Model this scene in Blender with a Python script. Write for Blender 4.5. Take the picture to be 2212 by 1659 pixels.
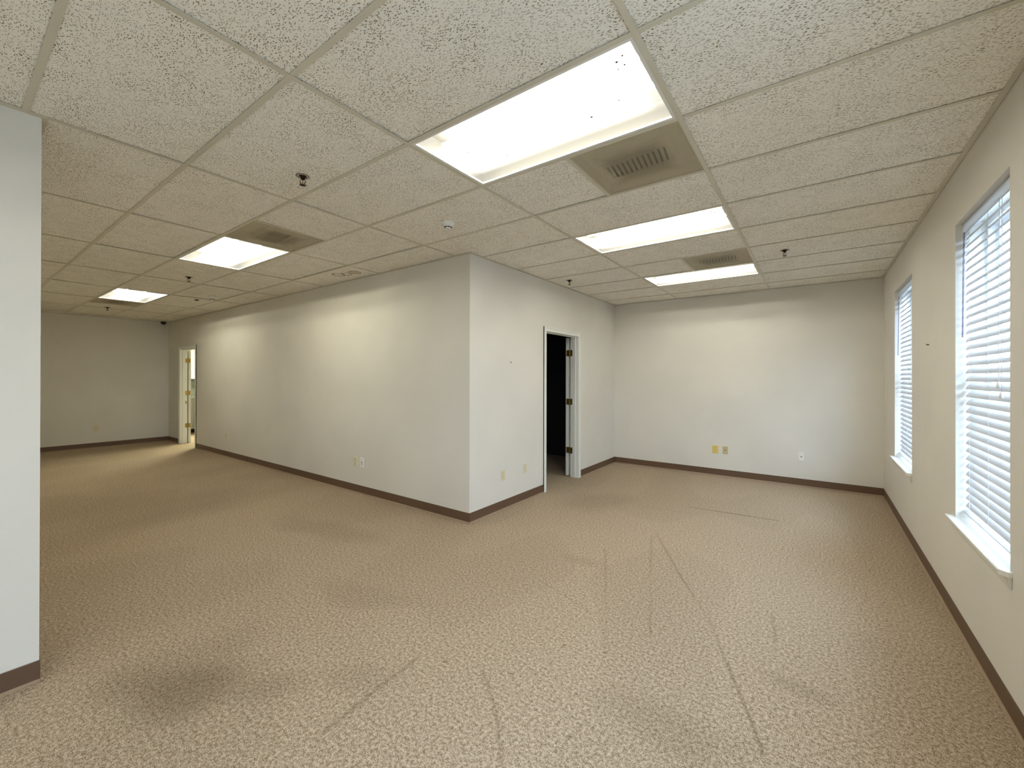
import bpy, math, random
from mathutils import Vector, Matrix
random.seed(7)
scene = bpy.context.scene
COL = scene.collection
for o in list(bpy.data.objects):
    bpy.data.objects.remove(o)

# ------------------------------------------------------------------ camera
H = 2.675                                  # ceiling height, fixed by the 2 x 4 ft ceiling grid
IW, IH = 2212, 1659
F_PX, YAW, PITCH, ROLL, PY = 904.256, -0.62797, 0.002584, 0.001905, 813.0
CAM = Vector((0.5221, -1.4603, H - 1.2303))
_f = Vector((math.sin(YAW) * math.cos(PITCH), math.cos(YAW) * math.cos(PITCH), math.sin(PITCH)))
_r = Vector((math.cos(YAW), -math.sin(YAW), 0))
_u = _r.cross(_f)
_c, _s = math.cos(ROLL), math.sin(ROLL)
_r, _u = _c * _r + _s * _u, -_s * _r + _c * _u
cd = bpy.data.cameras.new('camera')
cd.sensor_width = 36.0
cd.lens = F_PX / IW * 36.0
cd.shift_y = -(IH / 2 - PY) / IW
cd.clip_start = 0.02
cam = bpy.data.objects.new('camera', cd)
M3 = Matrix((( _r.x, _u.x, -_f.x), (_r.y, _u.y, -_f.y), (_r.z, _u.z, -_f.z)))
cam.matrix_world = Matrix.Translation(CAM) @ M3.to_4x4()
COL.objects.link(cam)
scene.camera = cam

# ------------------------------------------------------------------ sky, exposure
SKY_STRENGTH = 15.5
world = bpy.data.worlds.new('world')
scene.world = world
world.use_nodes = True
bg = world.node_tree.nodes['Background']
bg.inputs[0].default_value = (0.60, 0.77, 1.0, 1)
bg.inputs[1].default_value = SKY_STRENGTH
vs = scene.view_settings
vs.view_transform = 'Standard'
vs.look = 'None'
vs.exposure = 0.3
vs.gamma = 1.0
vs.use_curve_mapping = False
scene.cycles.max_bounces = 12
scene.cycles.diffuse_bounces = 6
scene.cycles.transparent_max_bounces = 16
scene.cycles.sample_clamp_indirect = 6.0

TUBE = 142.0           # fluorescent tube emission, window bay
TUBE_HALL = 172.0     # hall tubes emit more strongly, to brighten the hall
LENS = 3.2           # glow of the prismatic lens itself
LAMP_COL = (1.0, 0.95, 0.80)
HALL_COL = (1.0, 0.95, 0.74)

# portals: sampling guides for the daylight in the three window openings
X_WIN = 1.192
WINS = [(3.49, 4.455), (1.232, 2.095), (-1.09, -0.20), (-3.40, -2.50)]       # y ranges of the window openings; last two are unseen, added for daylight
Z_SILL, Z_HEAD = 0.625, 2.352
for (a, b) in WINS:
    ld = bpy.data.lights.new('daylight_portal', 'AREA')
    ld.shape = 'RECTANGLE'
    ld.size, ld.size_y = b - a, Z_HEAD - Z_SILL
    ld.cycles.is_portal = True
    lo = bpy.data.objects.new('daylight_portal', ld)
    lo.location = (X_WIN + 0.24, (a + b) / 2, (Z_SILL + Z_HEAD) / 2)
    lo.rotation_euler = (math.pi / 2, 0, math.pi / 2)
    COL.objects.link(lo)

# ------------------------------------------------------------------ helpers
def lin(*rgb):
    return tuple(((c / 255) / 12.92 if c / 255 <= 0.04045 else ((c / 255 + 0.055) / 1.055) ** 2.4) for c in rgb) + (1,)

class MB:
    def __init__(s):
        s.v, s.f = [], []
    def add(s, vs_, fs):
        n = len(s.v)
        s.v += [tuple(v) for v in vs_]
        s.f += [tuple(i + n for i in f) for f in fs]
        return s
    def box(s, x0, x1, y0, y1, z0, z1):
        x0, x1 = min(x0, x1), max(x0, x1); y0, y1 = min(y0, y1), max(y0, y1); z0, z1 = min(z0, z1), max(z0, z1)
        return s.add([(x0, y0, z0), (x1, y0, z0), (x1, y1, z0), (x0, y1, z0), (x0, y0, z1), (x1, y0, z1), (x1, y1, z1), (x0, y1, z1)],
                     [(0, 3, 2, 1), (4, 5, 6, 7), (0, 1, 5, 4), (1, 2, 6, 5), (2, 3, 7, 6), (3, 0, 4, 7)])
    def prism(s, poly, fn, a, b):
        """poly: 2-D profile, fn(u, v, t) -> point, swept from t = a to b"""
        n = len(poly)
        s.add([fn(u, v, a) for u, v in poly] + [fn(u, v, b) for u, v in poly],
              [(i, (i + 1) % n, n + (i + 1) % n, n + i) for i in range(n)] + [tuple(range(n - 1, -1, -1)), tuple(range(n, 2 * n))])
        return s
    def tube(s, pts, r, n=8):
        pts = [Vector(p) for p in pts]
        rings = []
        for i, p in enumerate(pts):
            d = (pts[min(i + 1, len(pts) - 1)] - pts[max(i - 1, 0)]).normalized()
            a = d.orthogonal().normalized() if abs(d.z) < 0.99 else Vector((1, 0, 0))
            b = d.cross(a)
            rr = r[i] if isinstance(r, (list, tuple)) else r
            rings.append([p + rr * (math.cos(2 * math.pi * k / n) * a + math.sin(2 * math.pi * k / n) * b) for k in range(n)])
        vs_ = [v for rg in rings for v in rg]
        fs = [(i * n + k, i * n + (k + 1) % n, (i + 1) * n + (k + 1) % n, (i + 1) * n + k) for i in range(len(pts) - 1) for k in range(n)]
        fs += [tuple(range(n - 1, -1, -1)), tuple((len(pts) - 1) * n + k for k in range(n))]
        return s.add(vs_, fs)
    def lathe(s, prof, n=24, axis='z', c=(0, 0, 0)):
        """prof: list of (radius, height)"""
        def P(r, h, a):
            x, y, z = r * math.cos(a), r * math.sin(a), h
            if axis == 'x': x, y, z = z, x, y
            if axis == 'y': x, y, z = x, z, y
            return (x + c[0], y + c[1], z + c[2])
        vs_, fs = [], []
        for r, h in prof:
            vs_ += [P(max(r, 1e-5), h, 2 * math.pi * k / n) for k in range(n)]
        for i in range(len(prof) - 1):
            fs += [(i * n + k, i * n + (k + 1) % n, (i + 1) * n + (k + 1) % n, (i + 1) * n + k) for k in range(n)]
        return s.add(vs_, fs)
    def mesh(s, name):
        m = bpy.data.meshes.new(name)
        m.from_pydata(s.v, [], s.f)
        import bmesh
        b = bmesh.new(); b.from_mesh(m)
        bmesh.ops.recalc_face_normals(b, faces=b.faces)
        b.to_mesh(m); b.free()
        return m
    def build(s, name, mat, parent=None, loc=None, smooth=False, bevel=0):
        m = s.mesh(name)
        if mat: m.materials.append(mat)
        return place(name, m, parent, loc, smooth, bevel)

def place(name, m, parent=None, loc=None, smooth=False, bevel=0):
    o = bpy.data.objects.new(name, m)
    COL.objects.link(o)
    if parent: o.parent = parent
    if loc is not None: o.location = loc
    if smooth:
        for p in m.polygons: p.use_smooth = True
    if bevel:
        bm_ = o.modifiers.new('bevel', 'BEVEL'); bm_.width = bevel; bm_.segments = 2; bm_.limit_method = 'ANGLE'
    return o

def empty(name, loc=(0, 0, 0), rz=0):
    o = bpy.data.objects.new(name, None)
    o.empty_display_size = 0.05
    COL.objects.link(o)
    o.location = loc
    o.rotation_euler = (0, 0, rz)
    return o

def tag(o, label=None, cat=None, group=None, kind=None):
    if label: o['label'] = label
    if cat: o['category'] = cat
    if group: o['group'] = group
    if kind: o['kind'] = kind
    return o

def structure(o, label=None, cat=None):
    return tag(o, label, cat, None, 'structure')

def copy_tree(o, parent=None):
    c = o.copy(); COL.objects.link(c); c.parent = parent
    for ch in list(o.children):
        copy_tree(ch, c)
    return c

# ------------------------------------------------------------------ materials
class NT:
    def __init__(s, name):
        s.m = bpy.data.materials.new(name); s.m.use_nodes = True
        s.t = s.m.node_tree; s.t.nodes.clear()
        s.out = s.t.nodes.new('ShaderNodeOutputMaterial')
    def n(s, kind, **kw):
        nd = s.t.nodes.new(kind)
        for k, v in kw.items(): setattr(nd, k, v)
        return nd
    def link(s, a, b): s.t.links.new(a, b)
    def setin(s, sock, v):
        if hasattr(v, 'node'): s.link(v, sock)
        else: sock.default_value = v
    def math(s, op, a, b=0.0, c=0.0, clamp=False):
        nd = s.n('ShaderNodeMath', operation=op, use_clamp=clamp)
        for i, v in enumerate((a, b, c)): s.setin(nd.inputs[i], v)
        return nd.outputs[0]
    def vmath(s, op, a, b=(0, 0, 0), out=0):
        nd = s.n('ShaderNodeVectorMath', operation=op)
        s.setin(nd.inputs[0], a); s.setin(nd.inputs[1], b)
        return nd.outputs[out]
    def smooth(s, x, a, b, lo=0.0, hi=1.0):
        nd = s.n('ShaderNodeMapRange', interpolation_type='SMOOTHSTEP')
        s.setin(nd.inputs[0], x)
        for i, v in enumerate((a, b, lo, hi)): s.setin(nd.inputs[i + 1], v)
        return nd.outputs[0]
    def mix(s, fac, a, b, mode='MIX'):
        nd = s.n('ShaderNodeMix', data_type='RGBA', blend_type=mode)
        s.setin(nd.inputs[0], fac); s.setin(nd.inputs[6], a); s.setin(nd.inputs[7], b)
        return nd.outputs[2]
    def noise(s, vec, scale, detail=2.0, rough=0.5, out=0):
        nd = s.n('ShaderNodeTexNoise')
        s.setin(nd.inputs['Vector'], vec)
        nd.inputs['Scale'].default_value = scale; nd.inputs['Detail'].default_value = detail; nd.inputs['Roughness'].default_value = rough
        return nd.outputs[out]
    def pos(s): return s.n('ShaderNodeNewGeometry').outputs['Position']
    def obj(s): return s.n('ShaderNodeTexCoord').outputs['Object']
    def bump(s, h, strength, dist):
        nd = s.n('ShaderNodeBump'); s.setin(nd.inputs['Height'], h)
        nd.inputs['Strength'].default_value = strength; nd.inputs['Distance'].default_value = dist
        return nd.outputs[0]
    def bsdf(s, col, rough=0.5, metal=0.0, spec=0.4, normal=None):
        b = s.n('ShaderNodeBsdfPrincipled')
        s.setin(b.inputs['Base Color'], col); s.setin(b.inputs['Roughness'], rough)
        b.inputs['Metallic'].default_value = metal
        b.inputs['Specular IOR Level'].default_value = spec
        if normal is not None: s.link(normal, b.inputs['Normal'])
        return b.outputs[0]
    def done(s, sh):
        s.link(sh, s.out.inputs[0]); return s.m

def paint(name, col, rough=0.6, spec=0.3, grain=0.25, mottle=0.03):
    t = NT(name); p = t.pos()
    a = t.noise(p, 1.3, 3.0)
    lo = tuple(c * (1 - mottle) for c in col[:3]) + (1,); hi = tuple(min(1, c * (1 + mottle)) for c in col[:3]) + (1,)
    c = t.mix(t.smooth(a, 0.3, 0.7), lo, hi)
    nb = None
    return t.done(t.bsdf(c, rough, 0, spec, nb))

def plain(name, col, rough=0.5, metal=0.0, spec=0.4, var=0.04):
    t = NT(name)
    a = t.noise(t.obj(), 9.0, 2.0)
    lo = tuple(c * (1 - var) for c in col[:3]) + (1,); hi = tuple(min(1, c * (1 + var)) for c in col[:3]) + (1,)
    return t.done(t.bsdf(t.mix(a, lo, hi), rough, metal, spec))

WALL = lin(217, 214, 206)
M = {}
M['wall'] = paint('wall_paint', WALL, 0.62, 0.25, 0.3)
M['shade_dark'] = paint('shade_dark_paint', lin(46, 44, 42), 0.7, 0.2)  # dark colour stands in for the shade inside the unlit room
M['trim'] = paint('white_trim', lin(226, 226, 220), 0.38, 0.45, 0.05, 0.02)
M['door'] = paint('white_door', lin(222, 222, 216), 0.42, 0.4, 0.05, 0.02)
M['base'] = paint('brown_vinyl', lin(98, 76, 59), 0.45, 0.4, 0.1, 0.05)
M['toe'] = paint('pale_vinyl', lin(150, 128, 104), 0.5, 0.35, 0, 0.05)  # toe of the cove base, paler than the strip above
M['tee'] = paint('grid_enamel', lin(205, 200, 182), 0.45, 0.4, 0.0, 0.04)
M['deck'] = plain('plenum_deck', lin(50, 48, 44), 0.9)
M['white_plastic'] = plain('white_plastic', lin(232, 232, 226), 0.35)
M['ivory'] = plain('ivory_plastic', lin(212, 204, 172), 0.4)
M['tan'] = plain('tan_plastic', lin(192, 178, 138), 0.4)
M['yellow'] = plain('yellowed_plastic', lin(220, 196, 112), 0.4)
M['dark'] = plain('dark_slot', lin(20, 18, 15), 0.6)
M['chrome'] = plain('dull_chrome', lin(150, 145, 132), 0.22, 1.0)
M['dark_metal'] = plain('dark_bronze', lin(50, 40, 30), 0.35, 0.8)
M['brass'] = plain('aged_brass', lin(150, 122, 62), 0.32, 0.9)
t = NT('blind_slat')
mx = t.n('ShaderNodeMixShader'); mx.inputs[0].default_value = 0.10
tl = t.n('ShaderNodeBsdfTranslucent'); tl.inputs[0].default_value = (0.80, 0.83, 0.86, 1)
t.link(t.bsdf(t.mix(t.noise(t.obj(), 9.0, 2.0), lin(208, 212, 219), lin(214, 218, 224)), 0.4, 0, 0.4), mx.inputs[1]); t.link(tl.outputs[0], mx.inputs[2])
M['slat'] = t.done(mx.outputs[0])
t = NT('blind_valance')
mx = t.n('ShaderNodeMixShader'); mx.inputs[0].default_value = 0.5
tl = t.n('ShaderNodeBsdfTranslucent'); tl.inputs[0].default_value = (0.80, 0.83, 0.86, 1)
t.link(t.bsdf(t.mix(t.noise(t.obj(), 9.0, 2.0), lin(226, 229, 233), lin(232, 235, 238)), 0.4, 0, 0.4), mx.inputs[1]); t.link(tl.outputs[0], mx.inputs[2])
M['valance'] = t.done(mx.outputs[0])
M['cord'] = plain('blind_cord', lin(205, 205, 205), 0.7)
M['wand'] = plain('clear_wand', lin(140, 140, 165), 0.2)
M['vinyl'] = plain('vinyl_frame', lin(235, 236, 236), 0.35)
M['concrete'] = plain('exterior_ground', lin(150, 148, 142), 0.9)
M['facade'] = paint('facade_stucco', lin(205, 200, 190), 0.8, 0.1, 0.2)
M['far_glass'] = plain('facade_glass', lin(60, 72, 92), 0.15)
M['counter'] = plain('laminate_top', lin(225, 222, 205), 0.3)
M['backsplash'] = plain('splash_panel', lin(150, 152, 140), 0.4)
M['fridge'] = plain('dark_appliance', lin(35, 35, 36), 0.35)

# pane: clear glass as a thin sheet
t = NT('window_glass')
mx = t.n('ShaderNodeMixShader'); mx.inputs[0].default_value = 0.07
tr = t.n('ShaderNodeBsdfTransparent'); tr.inputs[0].default_value = (0.95, 0.98, 0.98, 1)
gl = t.n('ShaderNodeBsdfGlossy'); gl.inputs['Roughness'].default_value = 0.02
t.link(tr.outputs[0], mx.inputs[1]); t.link(gl.outputs[0], mx.inputs[2])
M['glass'] = t.done(mx.outputs[0])

# fissured mineral-fibre ceiling tile
def tile_material(name, stain=None):
    t = NT(name)
    p = t.pos()
    rnd = t.n('ShaderNodeObjectInfo').outputs['Random']
    off = t.n('ShaderNodeCombineXYZ'); t.setin(off.inputs[0], t.math('MULTIPLY', rnd, 37.0)); t.setin(off.inputs[1], t.math('MULTIPLY', rnd, 91.0))
    q = t.vmath('ADD', p, off.outputs[0])
    warp = t.n('ShaderNodeTexNoise'); t.link(q, warp.inputs['Vector']); warp.inputs['Scale'].default_value = 22.0
    w = t.vmath('MULTIPLY', t.vmath('SUBTRACT', warp.outputs['Color'], (0.5, 0.5, 0.5)), (0.030, 0.030, 0.0))
    qw = t.vmath('ADD', q, w)
    fac = None
    for (rot, sx, sy, thr, cut) in ((0.5, 56, 150, 0.25, 0.60), (1.9, 64, 170, 0.24, 0.60), (0.0, 230, 230, 0.24, 0.8)):
        mp = t.n('ShaderNodeMapping'); t.link(qw, mp.inputs[0])
        mp.inputs['Rotation'].default_value = (0, 0, rot); mp.inputs['Scale'].default_value = (sx, sy, 1)
        vo = t.n('ShaderNodeTexVoronoi', voronoi_dimensions='2D'); t.link(mp.outputs[0], vo.inputs['Vector']); vo.inputs['Scale'].default_value = 1.0
        sel = t.math('GREATER_THAN', t.n('ShaderNodeSeparateColor').outputs[0], cut)
        sp = sel.node.inputs[0].links[0].from_node
        t.link(vo.outputs['Color'], sp.inputs[0])
        hole = t.smooth(vo.outputs['Distance'], thr * 0.7, thr * 1.15, 1.0, 0.0)
        h = t.math('MULTIPLY', hole, sel)
        fac = h if fac is None else t.math('MAXIMUM', fac, h)
    dens = t.smooth(t.noise(q, 7.0, 1.0), 0.36, 0.60, 0.6, 1.0)
    fac = t.math('MULTIPLY', fac, dens)
    basec = t.mix(t.noise(q, 3.0, 2.0), lin(243, 240, 230), lin(248, 245, 236))
    basec = t.mix(t.math('MULTIPLY', t.smooth(t.noise(q, 300.0, 0.0), 0.4, 0.6), 0.10), basec, lin(150, 143, 118))
    colr = t.mix(fac, basec, lin(126, 116, 92))
    if stain:
        for (sx, sy, r, hollow) in stain:
            d = t.vmath('LENGTH', t.vmath('MULTIPLY', t.vmath('SUBTRACT', t.vmath('ADD', p, t.vmath('MULTIPLY', w, (1.2, 1.2, 0))), (sx, sy, 0)), (1, 1, 0)), out=1)
            ring = t.math('MULTIPLY', t.smooth(d, r * 0.55, r * 0.9), t.smooth(d, r * 0.95, r * 1.08, 1.0, 0.0))
            inner = t.smooth(d, r * 0.9, r * 1.05, hollow, 0.0)
            colr = t.mix(t.math('MAXIMUM', t.math('MULTIPLY', ring, 0.75), inner), colr, lin(120, 92, 58))
    return t.done(t.bsdf(colr, 0.9, 0, 0.1))
M['tile'] = tile_material('fissured_tile')
M['tile_stained'] = tile_material('water_stained_tile', [(-3.88, 1.44, 0.075, 0.35), (-4.13, 1.385, 0.075, 0.08), (-4.03, 1.43, 0.06, 0.05)])

# loop-pile carpet; the floor mesh carries a "wear" value (stains, seams, cart tracks)
t = NT('beige_carpet')
flat = t.vmath('MULTIPLY', t.pos(), (1, 1, 0))
a_ = t.noise(flat, 250.0, 2.0, 0.75)
b_ = t.noise(flat, 70.0, 1.0, 0.6)
f_ = t.math('ADD', t.math('MULTIPLY', a_, 0.7), t.math('MULTIPLY', b_, 0.3))
c_ = t.mix(t.smooth(f_, 0.38, 0.62), lin(114, 95, 75), lin(202, 184, 161))
wr = t.n('ShaderNodeAttribute', attribute_name='wear').outputs['Fac']
c_ = t.mix(wr, c_, lin(86, 69, 44))
M['carpet'] = t.done(t.bsdf(c_, 0.95, 0, 0.08))

STAINS = ((-1.86, -0.73, 0.26, 0.19, 0.5, 0.38), (-2.05, -0.62, 0.2, 0.28, 0.2, 0.15), (-1.5, -0.6, 0.14, 0.10, 0.4, 0.18), (-3.3, 0.72, 0.7, 0.18, 0.2, 0.16), (-1.9, 0.25, 0.5, 0.12, 0.3, 0.14),
          (0.1, 0.35, 0.3, 0.12, 0.2, 0.16), (0.45, 0.95, 0.14, 0.07, 0.2, 0.16), (-1.25, -0.3, 0.22, 0.10, 0.8, 0.14), (-1.55, 3.1, 0.45, 0.35, 0.9, 0.16), (-5.3, 0.2, 0.5, 0.8, 0.3, 0.16), (-0.95, 1.6, 0.22, 0.06, -0.3, 0.12))
SEGS = [((-.803, .132), (-.60, -.03), .008, 0.60), ((-.60, -.03), (-.433, -.216), .008, 0.67), ((-1.134, -.006), (-1.12, -.30), .012, 0.53), ((-1.12, -.30), (-1.096, -.527), .018, 0.39),
        ((-1.075, 1.07), (-.83, 1.0), .007, 0.46), ((-.83, 1.0), (-.597, .903), .008, 0.46), ((-.912, 1.861), (-.586, 1.108), .007, 0.35), ((-.586, 1.108), (-.38, .62), .006, 0.21), ((-.695, 2.401), (-.40, 1.45), .007, 0.28), ((-.40, 1.45), (-.226, .893), .007, 0.35),
        ((-.707, 2.535), (-.30, 1.78), .008, 0.39), ((-.30, 1.78), (.019, 1.234), .008, 0.56), ((.019, 1.234), (.20, .80), .009, 0.53), ((.20, .80), (.361, .408), .008, 0.56), ((.298, 1.558), (.342, 1.257), .008, 0.60), ((-.62, 3.501), (.209, 3.553), .020, 0.85), ((.05, .42), (.18, .2), .008, 0.44), ((-.3, 3.3), (-1.1, 3.2), .012, 0.21)]
DEBRIS = [(-0.723, 1.015), (-0.580, 0.540), (-0.377, 0.612), (-0.579, 0.261), (-0.674, 0.200), (0.447, 1.174), (-0.998, 0.066), (-0.664, 0.108), (-1.112, -0.382), (-1.821, -0.673), (0.232, 0.858), (-0.277, 0.044)]
SEGS += [(d, (d[0] + 0.004, d[1] + 0.003), 0.0075, 0.9) for d in DEBRIS]
def wear_at(X, Y):
    import numpy as np
    def sstep(d, a, b): q = np.clip((d - a) / (b - a), 0, 1); return 1 - q * q * (3 - 2 * q)
    rs = np.random.RandomState(3)
    def wob(x, y, amp, n=7):
        out = np.zeros_like(x)
        for k in range(n):
            fx, fy, ph = rs.uniform(-9, 9), rs.uniform(-9, 9), rs.uniform(0, 6.28)
            out += np.sin(fx * x + fy * y + ph)
        return out / n * amp
    wx, wy = wob(X, Y, 0.2), wob(X, Y, 0.2)
    keep = 1 - np.clip(0.5 + wob(X, Y, 0.9), 0, 1) * 0.10
    keep = np.where(keep > 0.95, 1.0, keep)
    for (x, y, rx, ry, an, s_) in STAINS:
        dx, dy = X + wx - x, Y + wy - y
        u = (dx * math.cos(an) + dy * math.sin(an)) / rx; v = (-dx * math.sin(an) + dy * math.cos(an)) / ry
        keep = keep * (1 - s_ * sstep(np.hypot(u, v), 0.35, 1.4))
    brk = 0.65 + wob(X, Y, 0.9)
    for (A, B, w_, s_) in SEGS:
        dx, dy = B[0] - A[0], B[1] - A[1]; L2 = dx * dx + dy * dy
        rx_, ry_ = X + wx * 0.06 - A[0], Y + wy * 0.06 - A[1]
        tt = np.clip((rx_ * dx + ry_ * dy) / L2, 0, 1)
        keep = keep * (1 - s_ * np.clip(brk, 0.25, 1) * sstep(np.hypot(rx_ - tt * dx, ry_ - tt * dy), w_ * 0.2, w_ * 1.3))
    return 1 - keep

def emit(name, col, strength):
    t = NT(name); e = t.n('ShaderNodeEmission')
    e.inputs[0].default_value = col + (1,); e.inputs[1].default_value = strength
    return t.done(e.outputs[0])
M['tube'] = emit('lit_tube', LAMP_COL, TUBE)
M['tube_hall'] = emit('lit_tube_hall', HALL_COL, TUBE_HALL)
M['housing'] = plain('dull_housing', lin(66, 64, 58), 0.6)
M['reflector'] = plain('white_reflector', lin(235, 235, 230), 0.5)
# prismatic lens: partly clear sheet that also glows with scattered tube light, fine prism relief
t = NT('prismatic_lens')
mx = t.n('ShaderNodeMixShader')
o_ = t.obj()
mp = t.n('ShaderNodeMapping'); t.link(o_, mp.inputs[0]); mp.inputs['Rotation'].default_value = (0, 0, 0.785); mp.inputs['Scale'].default_value = (150, 150, 1)
vo = t.n('ShaderNodeTexVoronoi', voronoi_dimensions='2D'); t.link(mp.outputs[0], vo.inputs['Vector']); vo.inputs['Scale'].default_value = 1.0; vo.inputs['Randomness'].default_value = 0.0
t.setin(mx.inputs[0], t.smooth(vo.outputs['Distance'], 0.2, 0.5, 0.50, 0.66))
tr = t.n('ShaderNodeBsdfTransparent'); em = t.n('ShaderNodeEmission'); em.inputs[0].default_value = (1.0, 0.96, 0.82, 1); em.inputs[1].default_value = LENS
sl = t.n('ShaderNodeSeparateXYZ'); t.link(o_, sl.inputs[0])
py = t.smooth(t.math('ABSOLUTE', sl.outputs[1]), 0.105, 0.20, 1.0, 0.0)      # scattered light is strongest under the two tubes
px = t.smooth(t.math('ABSOLUTE', sl.outputs[0]), 0.46, 0.56, 1.0, 0.25)
t.link(t.math('MULTIPLY_ADD', t.math('MULTIPLY', py, px), LENS * 0.80, LENS * 0.20), em.inputs[1])
t.link(tr.outputs[0], mx.inputs[1]); t.link(em.outputs[0], mx.inputs[2])
M['lens'] = t.done(mx.outputs[0])

# perforated air-return plate with a grime halo
t = NT('perforated_plate')
o_ = t.obj()
mp = t.n('ShaderNodeMapping'); t.link(o_, mp.inputs[0]); mp.inputs['Rotation'].default_value = (0, 0, 0.785); mp.inputs['Scale'].default_value = (190, 190, 1)
vo = t.n('ShaderNodeTexVoronoi', voronoi_dimensions='2D'); t.link(mp.outputs[0], vo.inputs['Vector']); vo.inputs['Scale'].default_value = 1.0; vo.inputs['Randomness'].default_value = 0.0
hole = t.math('LESS_THAN', vo.outputs['Distance'], 0.29)
sx = t.n('ShaderNodeSeparateXYZ'); t.link(o_, sx.inputs[0])
ax = t.math('ABSOLUTE', sx.outputs[0]); ay = t.math('ABSOLUTE', sx.outputs[1])
wn = t.math('MULTIPLY', t.noise(o_, 6.0, 3.0), 0.08)
dd = t.math('ADD', t.math('MAXIMUM', ax, ay), wn)
halo = t.math('MULTIPLY', t.smooth(dd, 0.14, 0.26, 1.0, 0.0), 0.55)
wx = t.math('ADD', sx.outputs[0], t.math('MULTIPLY', sx.outputs[1], 0.12))
stripe = t.smooth(t.math('SINE', t.math('MULTIPLY', wx, 2 * math.pi / 0.030)), -0.1, 0.9)
box = t.math('MULTIPLY', t.smooth(ax, 0.165, 0.185, 1.0, 0.0), t.smooth(t.math('ABSOLUTE', t.math('ADD', sx.outputs[1], t.math('MULTIPLY', sx.outputs[0], 0.1))), 0.06, 0.085, 1.0, 0.0))
pc = t.mix(halo, lin(196, 187, 162), lin(112, 101, 76))
pc = t.mix(t.math('MULTIPLY', t.math('MULTIPLY', stripe, box), 0.75), pc, lin(62, 54, 38))
tr = t.n('ShaderNodeBsdfTransparent'); mx = t.n('ShaderNodeMixShader'); t.link(hole, mx.inputs[0])
t.link(t.bsdf(pc, 0.5, 0, 0.4), mx.inputs[1]); t.link(tr.outputs[0], mx.inputs[2])
M['perforated'] = t.done(mx.outputs[0])
M['grime'] = plain('grimy_metal', lin(178, 168, 142), 0.5, 0, 0.3, 0.1)

# ------------------------------------------------------------------ plan (metres)
XB, YB = -2.25, 1.645          # outer corner of the block of rooms
Y_BACK = 5.335                 # back wall of the bay
X_FAR = -11.34                 # end wall of the hall
X_ST, Y_ST = -2.46, -1.167     # corner of the wall at the left of the picture
Y_REAR = -3.9
T = 0.12                       # partition thickness
D1 = (3.092, 3.975)            # clear opening of the near doorway (y)
D2 = (-10.575, -9.685)         # clear opening of the far doorway (x)
DH = 2.03
X_KIT, Y_KIT = -13.1, 4.1

# ------------------------------------------------------------------ floor, ceiling deck, walls
def make_floor():
    import numpy as np
    def axis(lo, hi, f0, f1, fine, coarse):
        return np.unique(np.round(np.concatenate([np.arange(lo, f0, coarse), np.arange(f0, f1, fine), np.arange(f1, hi, coarse), [hi]]), 5))
    xs = axis(X_KIT - 0.2, X_WIN + 0.2, -2.4, 1.2, 0.009, 0.12)
    yy = axis(Y_REAR - 0.2, Y_BACK + 0.2, -1.0, 3.7, 0.009, 0.12)
    X, Y = np.meshgrid(xs, yy)
    nx, ny = len(xs), len(yy)
    co = np.stack([X.ravel(), Y.ravel(), np.zeros(nx * ny)], 1)
    i, j = np.meshgrid(np.arange(nx - 1), np.arange(ny - 1))
    q = (j * nx + i).ravel()
    quads = np.stack([q, q + 1, q + 1 + nx, q + nx], 1).astype(np.int32)
    m = bpy.data.meshes.new('floor')
    m.vertices.add(len(co)); m.vertices.foreach_set('co', co.ravel().astype(np.float32))
    m.loops.add(quads.size); m.loops.foreach_set('vertex_index', quads.ravel())
    m.polygons.add(len(quads)); m.polygons.foreach_set('loop_start', np.arange(0, quads.size, 4, dtype=np.int32))
    m.update(calc_edges=True)
    at = m.attributes.new('wear', 'FLOAT', 'POINT')
    at.data.foreach_set('value', wear_at(X, Y).ravel().astype(np.float32))
    m.materials.append(M['carpet'])
    return place('floor', m)
fl = make_floor()
structure(fl, 'worn beige loop carpet covering the whole office floor', 'floor')
ceil = MB().box(X_KIT - 0.2, X_WIN + 0.2, Y_REAR - 0.2, Y_BACK + 0.2, H + 0.32, H + 0.4).build('ceiling', M['deck'])
structure(ceil, 'suspended ceiling of fissured tiles in a metal grid', 'ceiling')
WT = H + 0.318
def wall(name, mb, label, mat='wall'):
    return structure(mb.build(name, M[mat]), label, 'wall')
wall('wall_back', MB().box(XB - T, X_WIN, Y_BACK, Y_BACK + T, 0, WT), 'pale beige back wall of the window bay with three outlet plates')
mb = MB()
ys = [Y_REAR] + [v for w in sorted(WINS) for v in w] + [Y_BACK + T]
for i in range(0, len(ys), 2):
    mb.box(X_WIN, X_WIN + 0.2, ys[i], ys[i + 1], 0, WT)
for a, b in WINS:
    mb.box(X_WIN, X_WIN + 0.2, a, b, 0, Z_SILL - 0.024); mb.box(X_WIN, X_WIN + 0.2, a, b, Z_HEAD, WT)
wall('wall_right', mb, 'shaded beige window wall along the right side')
J = 0.02   # jamb board thickness
mb = MB().box(XB - T, XB, YB, D1[0] - J, 0, WT).box(XB - T, XB, D1[1] + J, Y_BACK, 0, WT).box(XB - T, XB, D1[0] - J, D1[1] + J, DH + J, WT)
wall('wall_middle', mb, 'bright wall with the open dark doorway, right of the outside corner')
mb = MB().box(X_KIT, D2[0] - J, YB, YB + T, 0, WT).box(D2[1] + J, XB - T, YB, YB + T, 0, WT).box(D2[0] - J, D2[1] + J, YB, YB + T, DH + J, WT)
wall('wall_left', mb, 'long beige hall wall with pools of lamp light')
wall('wall_far', MB().box(X_FAR - T, X_FAR, Y_ST - T, YB, 0, WT), 'dim end wall of the hall')
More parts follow.
